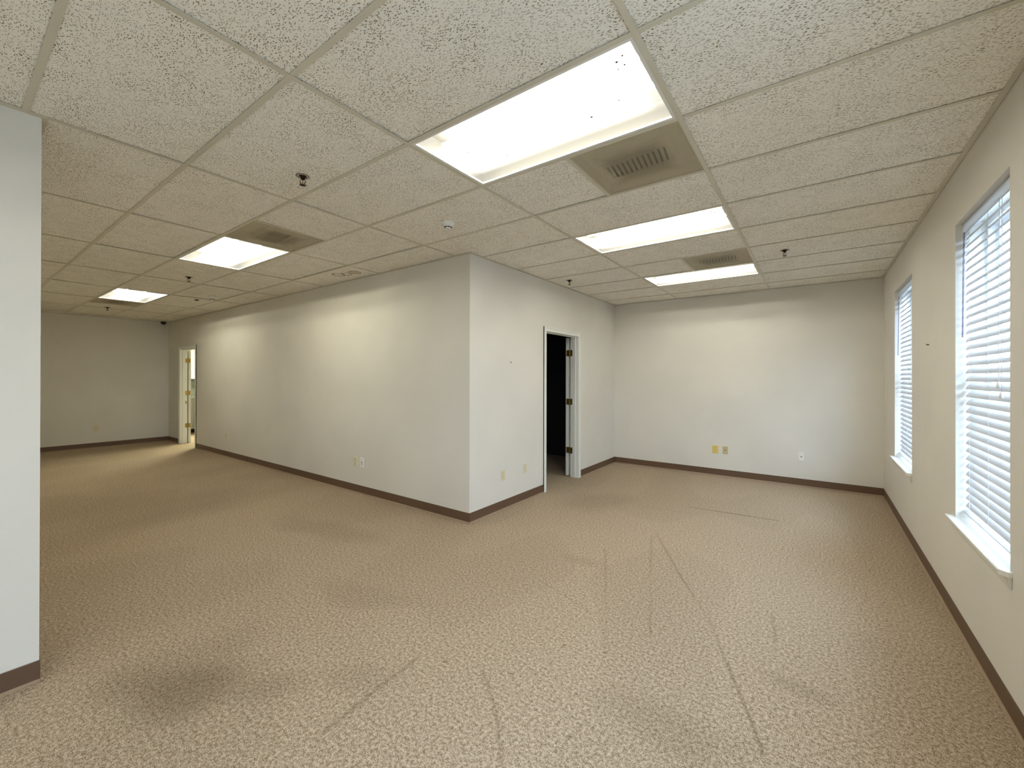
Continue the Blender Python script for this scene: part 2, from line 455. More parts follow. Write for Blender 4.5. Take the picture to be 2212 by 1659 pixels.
wall('wall_near', MB().box(X_ST - T, X_ST, Y_REAR, Y_ST, 0, WT).box(X_FAR, X_ST - T, Y_ST - T, Y_ST, 0, WT), 'wall end at the left edge of the picture')
wall('wall_rear', MB().box(X_ST - T, X_WIN, Y_REAR - T, Y_REAR, 0, WT), 'beige wall behind the viewer')
wall('wall_dark_room', MB().box(-5.6, -5.5, YB + T, Y_BACK + T, 0, WT).box(-5.5, XB - T, Y_BACK, Y_BACK + T, 0, WT), 'walls of the unlit room beyond the near doorway, coloured dark for its shade', 'shade_dark')
wall('wall_kitchenette_end', MB().box(X_KIT - T, X_KIT, YB, Y_KIT, 0, WT), 'end wall of the bright far room, behind the cabinets')
wall('wall_kitchenette_back', MB().box(X_KIT, -8.6, Y_KIT, Y_KIT + T, 0, WT), 'back wall of the bright far room, out of sight')
wall('wall_kitchenette_side', MB().box(-8.72, -8.6, YB + T, Y_KIT, 0, WT), 'side wall of the bright far room, out of sight')

# cove base along the walls
PROF = [(0, 0), (0.0035, 0), (0.0035, 0.018), (0.0032, 0.098), (0.0018, 0.101), (0, 0.101)]
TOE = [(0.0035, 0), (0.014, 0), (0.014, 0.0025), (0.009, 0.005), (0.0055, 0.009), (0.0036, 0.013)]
def base(name, runs, label):
    mb = MB()
    for (x0, y0, x1, y1, nx, ny) in runs:
        L = math.hypot(x1 - x0, y1 - y0); dx, dy = (x1 - x0) / L, (y1 - y0) / L
        mb.prism(PROF, lambda u, v, s_: (x0 + dx * s_ + nx * u, y0 + dy * s_ + ny * u, v), 0, L)
    o = structure(mb.build(name, M['base']), label, 'baseboard')
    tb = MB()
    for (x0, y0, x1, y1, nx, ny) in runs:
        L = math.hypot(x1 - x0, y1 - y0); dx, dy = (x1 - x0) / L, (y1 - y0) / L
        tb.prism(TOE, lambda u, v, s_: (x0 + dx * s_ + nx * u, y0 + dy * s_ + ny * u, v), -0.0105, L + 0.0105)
    tag(tb.build('cove_toe', M['toe'], o), 'paler toe of the cove base')
    return o
CW = 0.057   # door casing width
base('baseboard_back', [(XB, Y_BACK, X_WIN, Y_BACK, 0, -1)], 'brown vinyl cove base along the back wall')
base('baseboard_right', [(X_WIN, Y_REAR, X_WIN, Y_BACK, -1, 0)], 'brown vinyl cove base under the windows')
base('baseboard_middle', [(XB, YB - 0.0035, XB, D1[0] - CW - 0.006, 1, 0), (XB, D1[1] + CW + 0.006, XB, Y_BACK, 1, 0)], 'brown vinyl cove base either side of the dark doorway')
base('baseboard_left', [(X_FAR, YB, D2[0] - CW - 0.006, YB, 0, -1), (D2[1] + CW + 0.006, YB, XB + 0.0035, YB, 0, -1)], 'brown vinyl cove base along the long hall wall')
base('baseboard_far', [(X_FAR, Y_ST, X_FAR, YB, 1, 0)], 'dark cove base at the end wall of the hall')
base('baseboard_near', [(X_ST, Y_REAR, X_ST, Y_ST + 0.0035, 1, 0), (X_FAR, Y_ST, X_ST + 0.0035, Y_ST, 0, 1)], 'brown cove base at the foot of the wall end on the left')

# ------------------------------------------------------------------ suspended ceiling
GX, GY = 1.2192, 0.6096
RECTS = [(XB, X_WIN, YB, Y_BACK), (X_FAR, X_WIN, Y_ST, YB), (X_ST, X_WIN, Y_REAR, Y_ST)]
LAMPS = [(-1, 0), (-1, 3), (-1, 6), (-4, 0), (-7, 0), (-1, -5)]          # (grid column, row) of the 2 x 4 ft fixtures
VENTS = [(-0.5, 1), (-0.5, 5), (-3.0, 0), (-7.5, 0)]                       # left edge in columns, row; 2 x 2 ft
TW = 0.024
def clip_cell(x0, x1, y0, y1):
    out = []
    for (a, b, c, d) in RECTS:
        u0, u1, v0, v1 = max(x0, a), min(x1, b), max(y0, c), min(y1, d)
        if u1 - u0 > 0.03 and v1 - v0 > 0.03: out.append((u0, u1, v0, v1))
    return out
def tile_mesh(w, d):
    return MB().box(-w / 2, w / 2, -d / 2, d / 2, 0, 0.016).mesh('ceiling_tile')
g = 0.003
full = tile_mesh(GX - 2 * g, GY - 2 * g); full.materials.append(M['tile'])
half = tile_mesh(GX / 2 - 2 * g, GY - 2 * g); half.materials.append(M['tile'])
tee_full = MB().box(-GX / 2 + TW / 2, GX / 2 - TW / 2, -TW / 2, TW / 2, -0.0015, 0).box(-GX / 2 + TW / 2, GX / 2 - TW / 2, -0.001, 0.001, 0, 0.03).mesh('cross_tee'); tee_full.materials.append(M['tee'])
def add_tile(me, x, y):
    o = place('ceiling_tile', me, ceil, (x, y, H + 0.003 + random.choice((0, 0, 0.001, 0.002))))
    o.rotation_euler = (random.uniform(-1, 1) * 0.009, random.uniform(-1, 1) * 0.002, random.choice((0, math.pi)))
    return o
for i in range(-10, 1):
    for j in range(-7, 9):
        x0, x1, y0, y1 = i * GX, (i + 1) * GX, j * GY, (j + 1) * GY
        if (i, j) in LAMPS: continue
        vent = [v for v in VENTS if v[1] == j and i <= v[0] < i + 1]
        if vent:
            vx = vent[0][0] * GX
            ox = x0 if vx > x0 + 0.1 else x0 + GX / 2
            add_tile(half, ox + GX / 4, (y0 + y1) / 2)
            MB().box(-TW / 2, TW / 2, -GY / 2 + TW / 2, GY / 2 - TW / 2, -0.0015, 0).build('cross_tee', M['tee'], ceil, (x0 + GX / 2, (y0 + y1) / 2, H))
            continue
        cl = clip_cell(x0, x1, y0, y1)
        if not cl: continue
        area = sum((c[1] - c[0]) * (c[3] - c[2]) for c in cl)
        if area > GX * GY * 0.98:
            add_tile(full, (x0 + x1) / 2, (y0 + y1) / 2)
        else:
            mb = MB(); cx, cy = (x0 + x1) / 2, (y0 + y1) / 2
            for (u0, u1, v0, v1) in cl:
                mb.box(max(u0, x0 + g) - cx, min(u1, x1 - g) - cx, max(v0, y0 + g) - cy, min(v1, y1 - g) - cy, 0, 0.016)
            stained = (i, j) == (-4, 2)
            o = mb.build('ceiling_tile', M['tile_stained'] if stained else M['tile'], ceil, (cx, cy, H + 0.003))
            if stained: o['label'] = 'ceiling tile with brown water rings'
# cross tees: one per column at every row line
for i in range(-10, 1):
    for j in range(-6, 9):
        x0, x1, y = i * GX, (i + 1) * GX, j * GY
        sp = [(max(x0, a), min(x1, b)) for (a, b, c, d) in RECTS if c < y < d and min(x1, b) - max(x0, a) > 0.03]
        for (a, b) in sp:
            if b - a > GX - 0.01:
                place('cross_tee', tee_full, ceil, ((x0 + x1) / 2, y, H))
            else:
                MB().box(a + TW / 2, b - TW / 2, -TW / 2, TW / 2, -0.0015, 0).build('cross_tee', M['tee'], ceil, (0, y, H))
for i in range(-9, 1):
    x = i * GX
    sp = [(c, d) for (a, b, c, d) in RECTS if a < x < b]
    if sp:
        MB().box(-TW / 2, TW / 2, min(s_[0] for s_ in sp), max(s_[1] for s_ in sp), -0.0015, 0).build('main_tee', M['tee'], ceil, (x, 0, H - 0.0004))
# wall angles
WA = 0.022
for (x0, x1, y0, y1) in ((XB, X_WIN - WA - 0.004, Y_BACK - WA - 0.002, Y_BACK - 0.002), (X_WIN - WA - 0.004, X_WIN - 0.004, Y_REAR, Y_BACK), (XB, XB + WA, YB - WA, Y_BACK - WA), (X_FAR + WA, XB, YB - WA, YB), (X_FAR, X_FAR + WA, Y_ST, YB),
                         (X_ST, X_ST + WA, Y_REAR, Y_ST + WA), (X_FAR + WA, X_ST, Y_ST, Y_ST + WA)):
    MB().box(x0, x1, y0, y1, H - 0.002, H - 0.0005).build('wall_angle', M['tee'], ceil)
# plain lids that close the unlit room and the bright room beyond the doorways
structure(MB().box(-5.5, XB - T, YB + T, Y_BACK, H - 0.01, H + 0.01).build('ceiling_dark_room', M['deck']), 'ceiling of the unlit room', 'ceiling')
structure(MB().box(X_KIT, -8.72, YB + T, Y_KIT, H - 0.01, H + 0.01).build('ceiling_kitchenette', M['reflector']), 'white ceiling of the bright far room', 'ceiling')

# ------------------------------------------------------------------ ceiling lights
def make_light():
    r = empty('ceiling_light', (0, 0, H))
    w, d, hh = GX - 0.016, GY - 0.016, 0.11
    b = 0.020
    fr = MB()
    fr.box(-w / 2, w / 2, -d / 2, -d / 2 + b, 0.0005, 0.010).box(-w / 2, w / 2, d / 2 - b, d / 2, 0.0005, 0.010)
    fr.box(-w / 2, -w / 2 + b, -d / 2 + b, d / 2 - b, 0.0005, 0.010).box(w / 2 - b, w / 2, -d / 2 + b, d / 2 - b, 0.0005, 0.010)
    fr.build('frame', M['trim'], r)
    hs = MB().box(-w / 2, w / 2, -d / 2, d / 2, hh, hh + 0.004)
    hs.box(-w / 2, -w / 2 + 0.004, -d / 2, d / 2, 0.010, hh).box(w / 2 - 0.004, w / 2, -d / 2, d / 2, 0.010, hh)
    hs.box(-w / 2 + 0.004, w / 2 - 0.004, -d / 2, -d / 2 + 0.004, 0.010, hh).box(-w / 2 + 0.004, w / 2 - 0.004, d / 2 - 0.004, d / 2, 0.010, hh)
    hs.build('housing', M['housing'], r)
    for y in (-0.10, 0.10):
        tb = MB().tube([(-w / 2 + 0.05, y, 0.066), (w / 2 - 0.05, y, 0.066)], 0.013, 8).build('lamp_tube', M['tube'], r)
    MB().add([(-w / 2 + b, -d / 2 + b, 0.006), (w / 2 - b, -d / 2 + b, 0.006), (w / 2 - b, d / 2 - b, 0.006), (-w / 2 + b, d / 2 - b, 0.006)], [(0, 1, 2, 3)]).build('lens_panel', M['lens'], r)
    return r
LIGHT_LABELS = ['large fluorescent ceiling light nearest the viewer, beside the grimy vent', 'fluorescent ceiling light, second of the three in the window bay', 'fluorescent ceiling light closest to the back wall of the window bay',
                'nearer of the two lit panels over the hall', 'small far lit panel over the end of the hall', 'fluorescent ceiling light behind the viewer']
proto = make_light()
for k, (i, j) in enumerate(LAMPS):
    o = proto if k == 0 else copy_tree(proto)
    o.location = ((i + 0.5) * GX, (j + 0.5) * GY, H)
    tag(o, LIGHT_LABELS[k], 'ceiling light', 'fluorescent ceiling lights')
    if k in (3, 4):
        for ch in o.children:
            if ch.name.startswith('lamp_tube'):
                ch.data = ch.data.copy(); ch.data.materials[0] = M['tube_hall']
    if k == 0:
        sp = MB()
        for (x, y, s_) in ((0.50, -0.20, 0.006), (0.52, -0.17, 0.005), (0.49, -0.16, 0.004), (0.53, -0.22, 0.004), (0.42, 0.02, 0.005), (0.24, 0.0, 0.003), (-0.26, 0.10, 0.004), (-0.42, -0.05, 0.004), (0.27, 0.06, 0.006)):
            sp.lathe([(0, 0.0045), (s_, 0.0055), (s_ * 0.8, 0.0068), (0, 0.0072)], 6, c=(x, y, 0))
        tag(sp.build('dead_insects', M['dark'], o), 'specks lying in the lens', kind='stuff')

# ------------------------------------------------------------------ air vents
def make_vent():
    r = empty('ceiling_vent', (0, 0, H))
    s_ = GY / 2 - 0.008; b = 0.018
    MB().box(-s_, s_, -s_, -s_ + b, 0.0005, 0.006).box(-s_, s_, s_ - b, s_, 0.0005, 0.006).box(-s_, -s_ + b, -s_ + b, s_ - b, 0.0005, 0.006).box(s_ - b, s_, -s_ + b, s_ - b, 0.0005, 0.006).build('frame', M['grime'], r)
    q = s_ - b
    MB().add([(-q, -q, 0.003), (q, -q, 0.003), (q, q, 0.003), (-q, q, 0.003)], [(0, 1, 2, 3)]).build('perforated_plate', M['perforated'], r)
    MB().box(-s_, s_, -s_, s_, 0.075, 0.08).box(-s_, -s_ + 0.003, -s_, s_, 0.006, 0.075).box(s_ - 0.003, s_, -s_, s_, 0.006, 0.075).box(-s_ + 0.003, s_ - 0.003, -s_, -s_ + 0.003, 0.006, 0.075).box(-s_ + 0.003, s_ - 0.003, s_ - 0.003, s_, 0.006, 0.075).build('plenum_box', M['grime'], r)
    bl = MB().add([], [])
    me = MB().add([(-0.010, -0.075, 0.0), (0.010, -0.075, 0.028), (0.010, 0.075, 0.028), (-0.010, 0.075, 0.0), (-0.008, -0.075, -0.001), (0.012, -0.075, 0.027), (0.012, 0.075, 0.027), (-0.008, 0.075, -0.001)],
                  [(0, 1, 2, 3), (7, 6, 5, 4), (0, 4, 5, 1), (1, 5, 6, 2), (2, 6, 7, 3), (3, 7, 4, 0)]).mesh('deflector_blade')
    me.materials.append(M['grime'])
    for k in range(12):
        x = -0.165 + k * 0.030
        o = place('deflector_blade', me, r, (x, 0.0, 0.0075))
        o.rotation_euler = (0, 0, 0 if k < 6 else math.pi)
    rim = MB()
    for (x0, x1, y0, y1) in ((-0.2, 0.2, -0.105, -0.1), (-0.2, 0.2, 0.1, 0.105), (-0.2, -0.195, -0.1, 0.1), (0.195, 0.2, -0.1, 0.1)):
        rim.box(x0, x1, y0, y1, 0.007, 0.05)
    rim.build('deflector_rim', M['grime'], r)
    return r
VL = ['grimy perforated air vent next to the nearest ceiling light', 'perforated air vent between the two far lights of the window bay', 'perforated air vent beside the nearer hall light', 'dark perforated air vent beyond the far hall light']
proto = make_vent()
for k, (vx, j) in enumerate(VENTS):
    o = proto if k == 0 else copy_tree(proto)
    o.location = ((vx + 0.25) * GX, (j + 0.5) * GY, H)
    tag(o, VL[k], 'air vent', 'perforated ceiling vents')

# ------------------------------------------------------------------ sprinklers, detectors
def make_sprinkler():
    r = empty('sprinkler_head', (0, 0, H))
    MB().lathe([(0.001, 0.001), (0.026, 0.001), (0.036, -0.003), (0.040, -0.001), (0.040, 0.001)], 24).build('escutcheon', M['chrome'], r, smooth=True)
    MB().lathe([(0.022, 0.0), (0.022, -0.006), (0.013, -0.010), (0.011, -0.022), (0.0, -0.022)], 16).build('body', M['dark_metal'], r, smooth=True)
    for s_ in (-1, 1):
        MB().tube([(0.009 * s_, 0, -0.018), (0.017 * s_, 0, -0.032), (0.012 * s_, 0, -0.046), (0.003 * s_, 0, -0.052)], 0.0028, 6).build('frame_arm', M['dark_metal'], r)
    MB().lathe([(0.0, -0.050), (0.010, -0.051), (0.018, -0.054), (0.019, -0.056), (0.0, -0.057), (0.0, -0.060)], 12).build('deflector', M['dark_metal'], r)
    MB().tube([(0, 0, -0.020), (0, 0, -0.050)], 0.0025, 6).build('glass_bulb', M['brass'], r)
    return r
SPR = [(-2.024, -0.141, 'dark fire sprinkler in the tile left of the nearest ceiling light'), (-5.75, 0.376, 'fire sprinkler between the two hall lights'), (-9.66, 0.33, 'tiny fire sprinkler past the far hall light'),
       (0.278, 3.35, 'fire sprinkler on the window side of the bay ceiling'), (-2.008, 3.26, 'fire sprinkler close above the wall with the dark doorway')]
proto = make_sprinkler()
for k, (x, y, lab) in enumerate(SPR):
    o = proto if k == 0 else copy_tree(proto)
    o.location = (x, y, H + 0.0015); o.rotation_euler = (0, 0, 0.6 + k)
    tag(o, lab, 'sprinkler', 'ceiling sprinklers')
def make_detector(loc, label):
    r = empty('smoke_detector', loc)
    MB().lathe([(0.0, 0.001), (0.053, 0.001), (0.053, -0.007), (0.049, -0.012), (0.043, -0.013)], 32).build('mounting_base', M['white_plastic'], r, smooth=True)
    MB().lathe([(0.043, -0.012), (0.042, -0.024), (0.037, -0.032), (0.028, -0.034)], 32).build('cover', M['white_plastic'], r, smooth=True)
    MB().lathe([(0.028, -0.033), (0.027, -0.047), (0.022, -0.052), (0.0, -0.053)], 32).build('sensing_chamber', M['white_plastic'], r, smooth=True)
    for k in range(8):
        a = k * math.pi / 4 + 0.1
        o = MB().box(-0.008, 0.008, -0.002, 0.001, -0.004, 0.004).build('vent_slot', M['dark'], r, (0.0275 * math.cos(a), 0.0275 * math.sin(a), -0.041))
        o.rotation_euler = (0, 0, a + math.pi / 2)
    MB().lathe([(0.0, -0.031), (0.004, -0.032), (0.0, -0.036)], 8, c=(-0.02, -0.032, 0.003)).build('indicator', M['dark'], r)
    return tag(r, label, 'smoke detector')
make_detector((-1.846, 0.932, H + 0.0015), 'white round smoke detector on the tile before the outside corner')
make_detector((-6.975, 1.035, H + 0.0015), 'small pale detector beside the far hall light, near the long wall')
o = MB().lathe([(0.0, 0.001), (0.03, 0.001), (0.03, -0.006), (0.012, -0.014), (0.0, -0.015)], 16).build('ceiling_sensor', M['dark_metal'], None, (-7.5, 0.993, H + 0.001), smooth=True)
tag(o, 'very small dark sensor disc right next to the far hall light', 'sensor')
o = MB().lathe([(0.0, 0.0), (0.05, 0.0), (0.05, -0.012), (0.042, -0.04), (0.022, -0.058), (0.0, -0.062)], 20).build('corner_sensor', M['dark'], None, (X_FAR + 0.06, 1.53, H - 0.003), smooth=True)
tag(o, 'small black dome high in the far corner of the hall', 'sensor')

# ------------------------------------------------------------------ doors
def casing(mb, e, a0, a1, top, plane, out, horiz):
    """flat casing with a proud outer band around an opening; horiz: 'y' (wall in x plane) or 'x'"""
    for (w0, w1, th) in ((0.0, CW, 0.011), (CW - 0.018, CW, 0.016)):
        for (p0, p1, z0, z1) in ((a0 - w1 - e + 0, a0 - w0 - e, 0, top + w1 + e), (a1 + w0 + e, a1 + w1 + e, 0, top + w1 + e), (a0 - w0 - e, a1 + w0 + e, top + w0 + e, top + w1 + e)):
            if horiz == 'y': mb.box(plane, plane + out * th, p0, p1, z0, z1)
            else: mb.box(p0, p1, plane, plane + out * th, z0, z1)
HZ = (1.80, 1.092, 0.385)
# near doorway (wall in plane x = XB); the leaf is folded right back inside the dark room
d1 = empty('door_1', (0, 0, 0))
structure(d1, 'white door standing wide open into the dark room', 'door')
mb = MB(); casing(mb, 0.004, D1[0], D1[1], DH, XB, 1, 'y'); mb.build('casing', M['trim'], d1)
mb = MB(); casing(mb, 0.014, D1[0], D1[1], DH, XB - T, -1, 'y'); mb.build('casing', M['trim'], d1)
xa, xb = XB - T, XB
MB().box(xa, xb, D1[0] - J, D1[0], 0, DH + J).box(xa, xb, D1[1], D1[1] + J, 0, DH + J).box(xa, xb, D1[0], D1[1], DH, DH + J).build('jamb', M['trim'], d1)
MB().box(xa + 0.048, xa + 0.082, D1[0], D1[0] + 0.011, 0, DH).box(xa + 0.048, xa + 0.082, D1[1] - 0.011, D1[1], 0, DH).box(xa + 0.048, xa + 0.082, D1[0] + 0.011, D1[1] - 0.011, DH - 0.011, DH).build('door_stop', M['trim'], d1)
leaf = MB().box(xa - 0.084, xa - 0.040, D1[1] + 0.012, D1[1] + 0.012 + 0.87, 0.012, DH - 0.004).build('door_leaf', M['door'], d1)
for z in HZ:
    h = MB().tube([(xa - 0.016, D1[1] + 0.001, z - 0.045), (xa - 0.016, D1[1] + 0.001, z + 0.045)], 0.0065, 10).build('hinge', M['brass'], d1)
    MB().box(xa - 0.074, xa - 0.020, D1[1] + 0.0095, D1[1] + 0.0125, z - 0.044, z + 0.044).build('hinge_leaf', M['brass'], h)
    MB().box(xa - 0.012, xa + 0.030, D1[1] - 0.0025, D1[1] + 0.0005, z - 0.044, z + 0.044).build('hinge_leaf', M['brass'], h)
kn = MB().lathe([(0.026, 0), (0.026, 0.006), (0.011, 0.010), (0.011, 0.035), (0.024, 0.042), (0.027, 0.055), (0.02, 0.066), (0.0, 0.068)], 20, 'x').build('door_knob', M['brass'], leaf, (xa - 0.030 - 0.044 - 0.07, D1[1] + 0.012 + 0.80, 0.95), smooth=True)
# far doorway (wall in plane y = YB)
d2 = empty('door_2', (0, 0, 0))
structure(d2, 'white door folded back in the lit doorway at the end of the hall', 'door')
mb = MB(); casing(mb, 0.004, D2[0], D2[1], DH, YB, -1, 'x'); mb.build('casing', M['trim'], d2)
mb = MB(); casing(mb, 0.014, D2[0], D2[1], DH, YB + T, 1, 'x'); mb.build('casing', M['trim'], d2)
ya, yb = YB, YB + T
MB().box(D2[0] - J, D2[0], ya, yb, 0, DH + J).box(D2[1], D2[1] + J, ya, yb, 0, DH + J).box(D2[0], D2[1], ya, yb, DH, DH + J).build('jamb', M['trim'], d2)
MB().box(D2[0], D2[0] + 0.011, yb - 0.082, yb - 0.048, 0, DH).box(D2[1] - 0.011, D2[1], yb - 0.082, yb - 0.048, 0, DH).box(D2[0] + 0.011, D2[1] - 0.011, yb - 0.082, yb - 0.048, DH - 0.011, DH).build('door_stop', M['trim'], d2)
leaf = MB().box(D2[0] - 0.012 - 0.87, D2[0] - 0.012, yb + 0.030, yb + 0.074, 0.012, DH - 0.004).build('door_leaf', M['door'], d2)
for z in HZ:
    h = MB().tube([(D2[0] - 0.001, yb + 0.016, z - 0.045), (D2[0] - 0.001, yb + 0.016, z + 0.045)], 0.0065, 10).build('hinge', M['brass'], d2)
    MB().box(D2[0] - 0.0125, D2[0] - 0.0095, yb + 0.020, yb + 0.062, z - 0.044, z + 0.044).build('hinge_leaf', M['brass'], h)
    MB().box(D2[0] - 0.0005, D2[0] + 0.0025, yb - 0.030, yb + 0.012, z - 0.044, z + 0.044).build('hinge_leaf', M['brass'], h)
MB().lathe([(0.026, 0), (0.026, 0.006), (0.011, 0.010), (0.011, 0.035), (0.024, 0.042), (0.027, 0.055), (0.02, 0.066), (0.0, 0.068)], 20, 'y').build('door_knob', M['brass'], leaf, (D2[0] - 0.012 - 0.80, yb + 0.074, 0.95), smooth=True)
MB().box(D2[0] - 0.0005, D2[0] + 0.002, yb - 0.03, yb - 0.006, 0.86, 0.92).build('strike_plate', M['brass'], d2)

# ------------------------------------------------------------------ windows and blinds
def make_window(n, a, b, label):
    w = structure(empty('window_%d' % n, (0, 0, 0)), label, 'window')
    xo = X_WIN + 0.125
    m = MB(); fz0, fz1 = Z_SILL, Z_HEAD; f_ = 0.035
    m.box(xo, xo + 0.06, a, a + f_, fz0, fz1).box(xo, xo + 0.06, b - f_, b, fz0, fz1).box(xo, xo + 0.06, a + f_, b - f_, fz0, fz0 + f_).box(xo, xo + 0.06, a + f_, b - f_, fz1 - f_, fz1)
    m.build('window_frame', M['vinyl'], w)
    zm = (fz0 + fz1) / 2
    for (z0, z1, dx) in ((fz0 + f_, zm + 0.02, 0.004), (zm - 0.02, fz1 - f_, 0.032)):
        s_ = 0.034
        q = MB().box(xo + dx, xo + dx + 0.024, a + f_, a + f_ + s_, z0, z1).box(xo + dx, xo + dx + 0.024, b - f_ - s_, b - f_, z0, z1)
        q.box(xo + dx, xo + dx + 0.024, a + f_ + s_, b - f_ - s_, z0, z0 + s_).box(xo + dx, xo + dx + 0.024, a + f_ + s_, b - f_ - s_, z1 - s_, z1)
        sash = q.build('sash', M['vinyl'], w)
        xg = xo + dx + 0.012
        MB().add([(xg, a + f_ + s_, z0 + s_), (xg, b - f_ - s_, z0 + s_), (xg, b - f_ - s_, z1 - s_), (xg, a + f_ + s_, z1 - s_)], [(0, 1, 2, 3)]).build('pane', M['glass'], sash)
    # stool with moulded nose and horns, apron below
    zt = Z_SILL
    nose = [(0.125, -0.022), (0.125, 0), (-0.032, 0), (-0.037, -0.003), (-0.037, -0.009), (-0.033, -0.011), (-0.033, -0.015), (-0.028, -0.022)]
    m = MB().prism(nose, lambda u, v, s_: (X_WIN + u, s_, zt + v), a + 0.0005, b - 0.0005)
    hn = [(0.0, -0.022), (0.0, 0), (-0.032, 0), (-0.037, -0.003), (-0.037, -0.009), (-0.033, -0.011), (-0.033, -0.015), (-0.028, -0.022)]
    m.prism(hn, lambda u, v, s_: (X_WIN + u, s_, zt + v), b - 0.0005, b + 0.05)
    # near horn ends with a clipped corner
    pl = [(0, a - 0.03), (-0.012, a - 0.03), (-0.037, a - 0.004), (-0.037, a + 0.0005), (0, a + 0.0005)]
    m.prism(pl, lambda u, v, s_: (X_WIN + u, v, s_), zt - 0.022, zt)
    m.build('window_stool', M['trim'], w)
    MB().prism([(-0.001, zt - 0.022), (-0.001, zt - 0.075), (-0.010, zt - 0.068), (-0.014, zt - 0.05), (-0.014, zt - 0.022)], lambda u, v, s_: (X_WIN + u, s_, v), a - 0.022, b + 0.03).build('apron', M['wall'], w)
    return w
PITCHZ, SLW, TILT, XS = 0.0457, 0.050, math.radians(52), X_WIN + 0.055
_sl = {}
def make_blind(a, b, label, tassels):
    r = empty('window_blind', (XS, (a + b) / 2, Z_SILL))
    L = b - a - 0.022; zh = Z_HEAD - Z_SILL
    MB().box(-0.018, 0.024, -L / 2, L / 2, zh - 0.024, zh - 0.002).build('headrail', M['slat'], r)
    MB().prism([(-0.024, zh - 0.062), (-0.019, zh - 0.062), (-0.019, zh - 0.003), (-0.024, zh - 0.003), (-0.026, zh - 0.012), (-0.026, zh - 0.052)], lambda u, v, s_: (u, s_, v), -L / 2 - 0.006, L / 2 + 0.006).build('valance', M['valance'], r)
    key = round(L, 4)
    if key not in _sl:
        m = MB(); n = 6; vs_, top, bot = [], [], []
        for k in range(n + 1):
            u = (k / n - 0.5) * SLW; cr = 0.0045 * (1 - (2 * k / n - 1) ** 2)
            # room edge (u < 0) low, outer edge high; crown towards the room side
            x = u * math.cos(TILT) - cr * math.sin(TILT); z = u * math.sin(TILT) + cr * math.cos(TILT)
            nx, nz = -math.sin(TILT) * 0.0013, math.cos(TILT) * 0.0013
            top.append((x + nx, z + nz)); bot.append((x - nx, z - nz))
        m.prism(top + bot[::-1], lambda u, v, s_: (u, s_, v), -L / 2, L / 2)
        me = m.mesh('slat'); me.materials.append(M['slat'])
        _sl[key] = me
    z = zh - 0.062 - 0.020
    while z > 0.075:
        place('slat', _sl[key], r, (0, 0, z)); zl = z; z -= PITCHZ
    br = MB().prism([(-0.024, -0.006), (0.024, -0.006), (0.026, 0.0), (0.024, 0.008), (-0.024, 0.008), (-0.026, 0.0)], lambda u, v, s_: (u * 0.9 - v * 0.45, s_, v * 0.9 + u * 0.45), -L / 2, L / 2).build('bottom_rail', M['slat'], r, (0, 0, zl - PITCHZ + 0.002))
    for y in (-L / 2 + 0.10, L / 2 - 0.10, 0.0):
        for x in (-0.0215, 0.0215):
            MB().tube([(x, y, zl - PITCHZ), (x, y, zh - 0.022)], 0.0009, 5).build('ladder_cord', M['cord'], r)
    MB().tube([(-0.028, L / 2 - 0.035, zh - 0.06), (-0.034, L / 2 - 0.033, zh - 0.67)], 0.0038, 6).build('tilt_wand', M['wand'], r)
    for k, (dy, zt) in enumerate(tassels):
        MB().tube([(-0.027, dy, zh - 0.06), (-0.029, dy, zt)], 0.0011, 5).build('pull_cord', M['cord'], r)
        MB().lathe([(0.0, 0.016), (0.005, 0.014), (0.0075, -0.012), (0.006, -0.016), (0.0, -0.016)], 10, c=(-0.030, dy, zt)).build('tassel', M['white_plastic'], r, smooth=True)
    return tag(r, label, 'blind', 'white slatted window blinds')
WL = ['white framed window nearest the back wall', 'tall white framed window at the right edge', 'unseen white framed window beside the viewer, added for daylight', 'unseen white framed window in the rear corner, added for daylight']
BL = ['white slatted blind over the window nearest the back wall', 'larger white slatted blind at the right edge of the picture']
for n, (a, b) in enumerate(WINS):
    make_window(n + 1, a, b, WL[n])
    h2 = (a + b) / 2
    if n < 2: make_blind(a, b, BL[n], [(-(b - a) / 2 + 0.245, 1.415 - Z_SILL), (-(b - a) / 2 + 0.208, 1.365 - Z_SILL)])

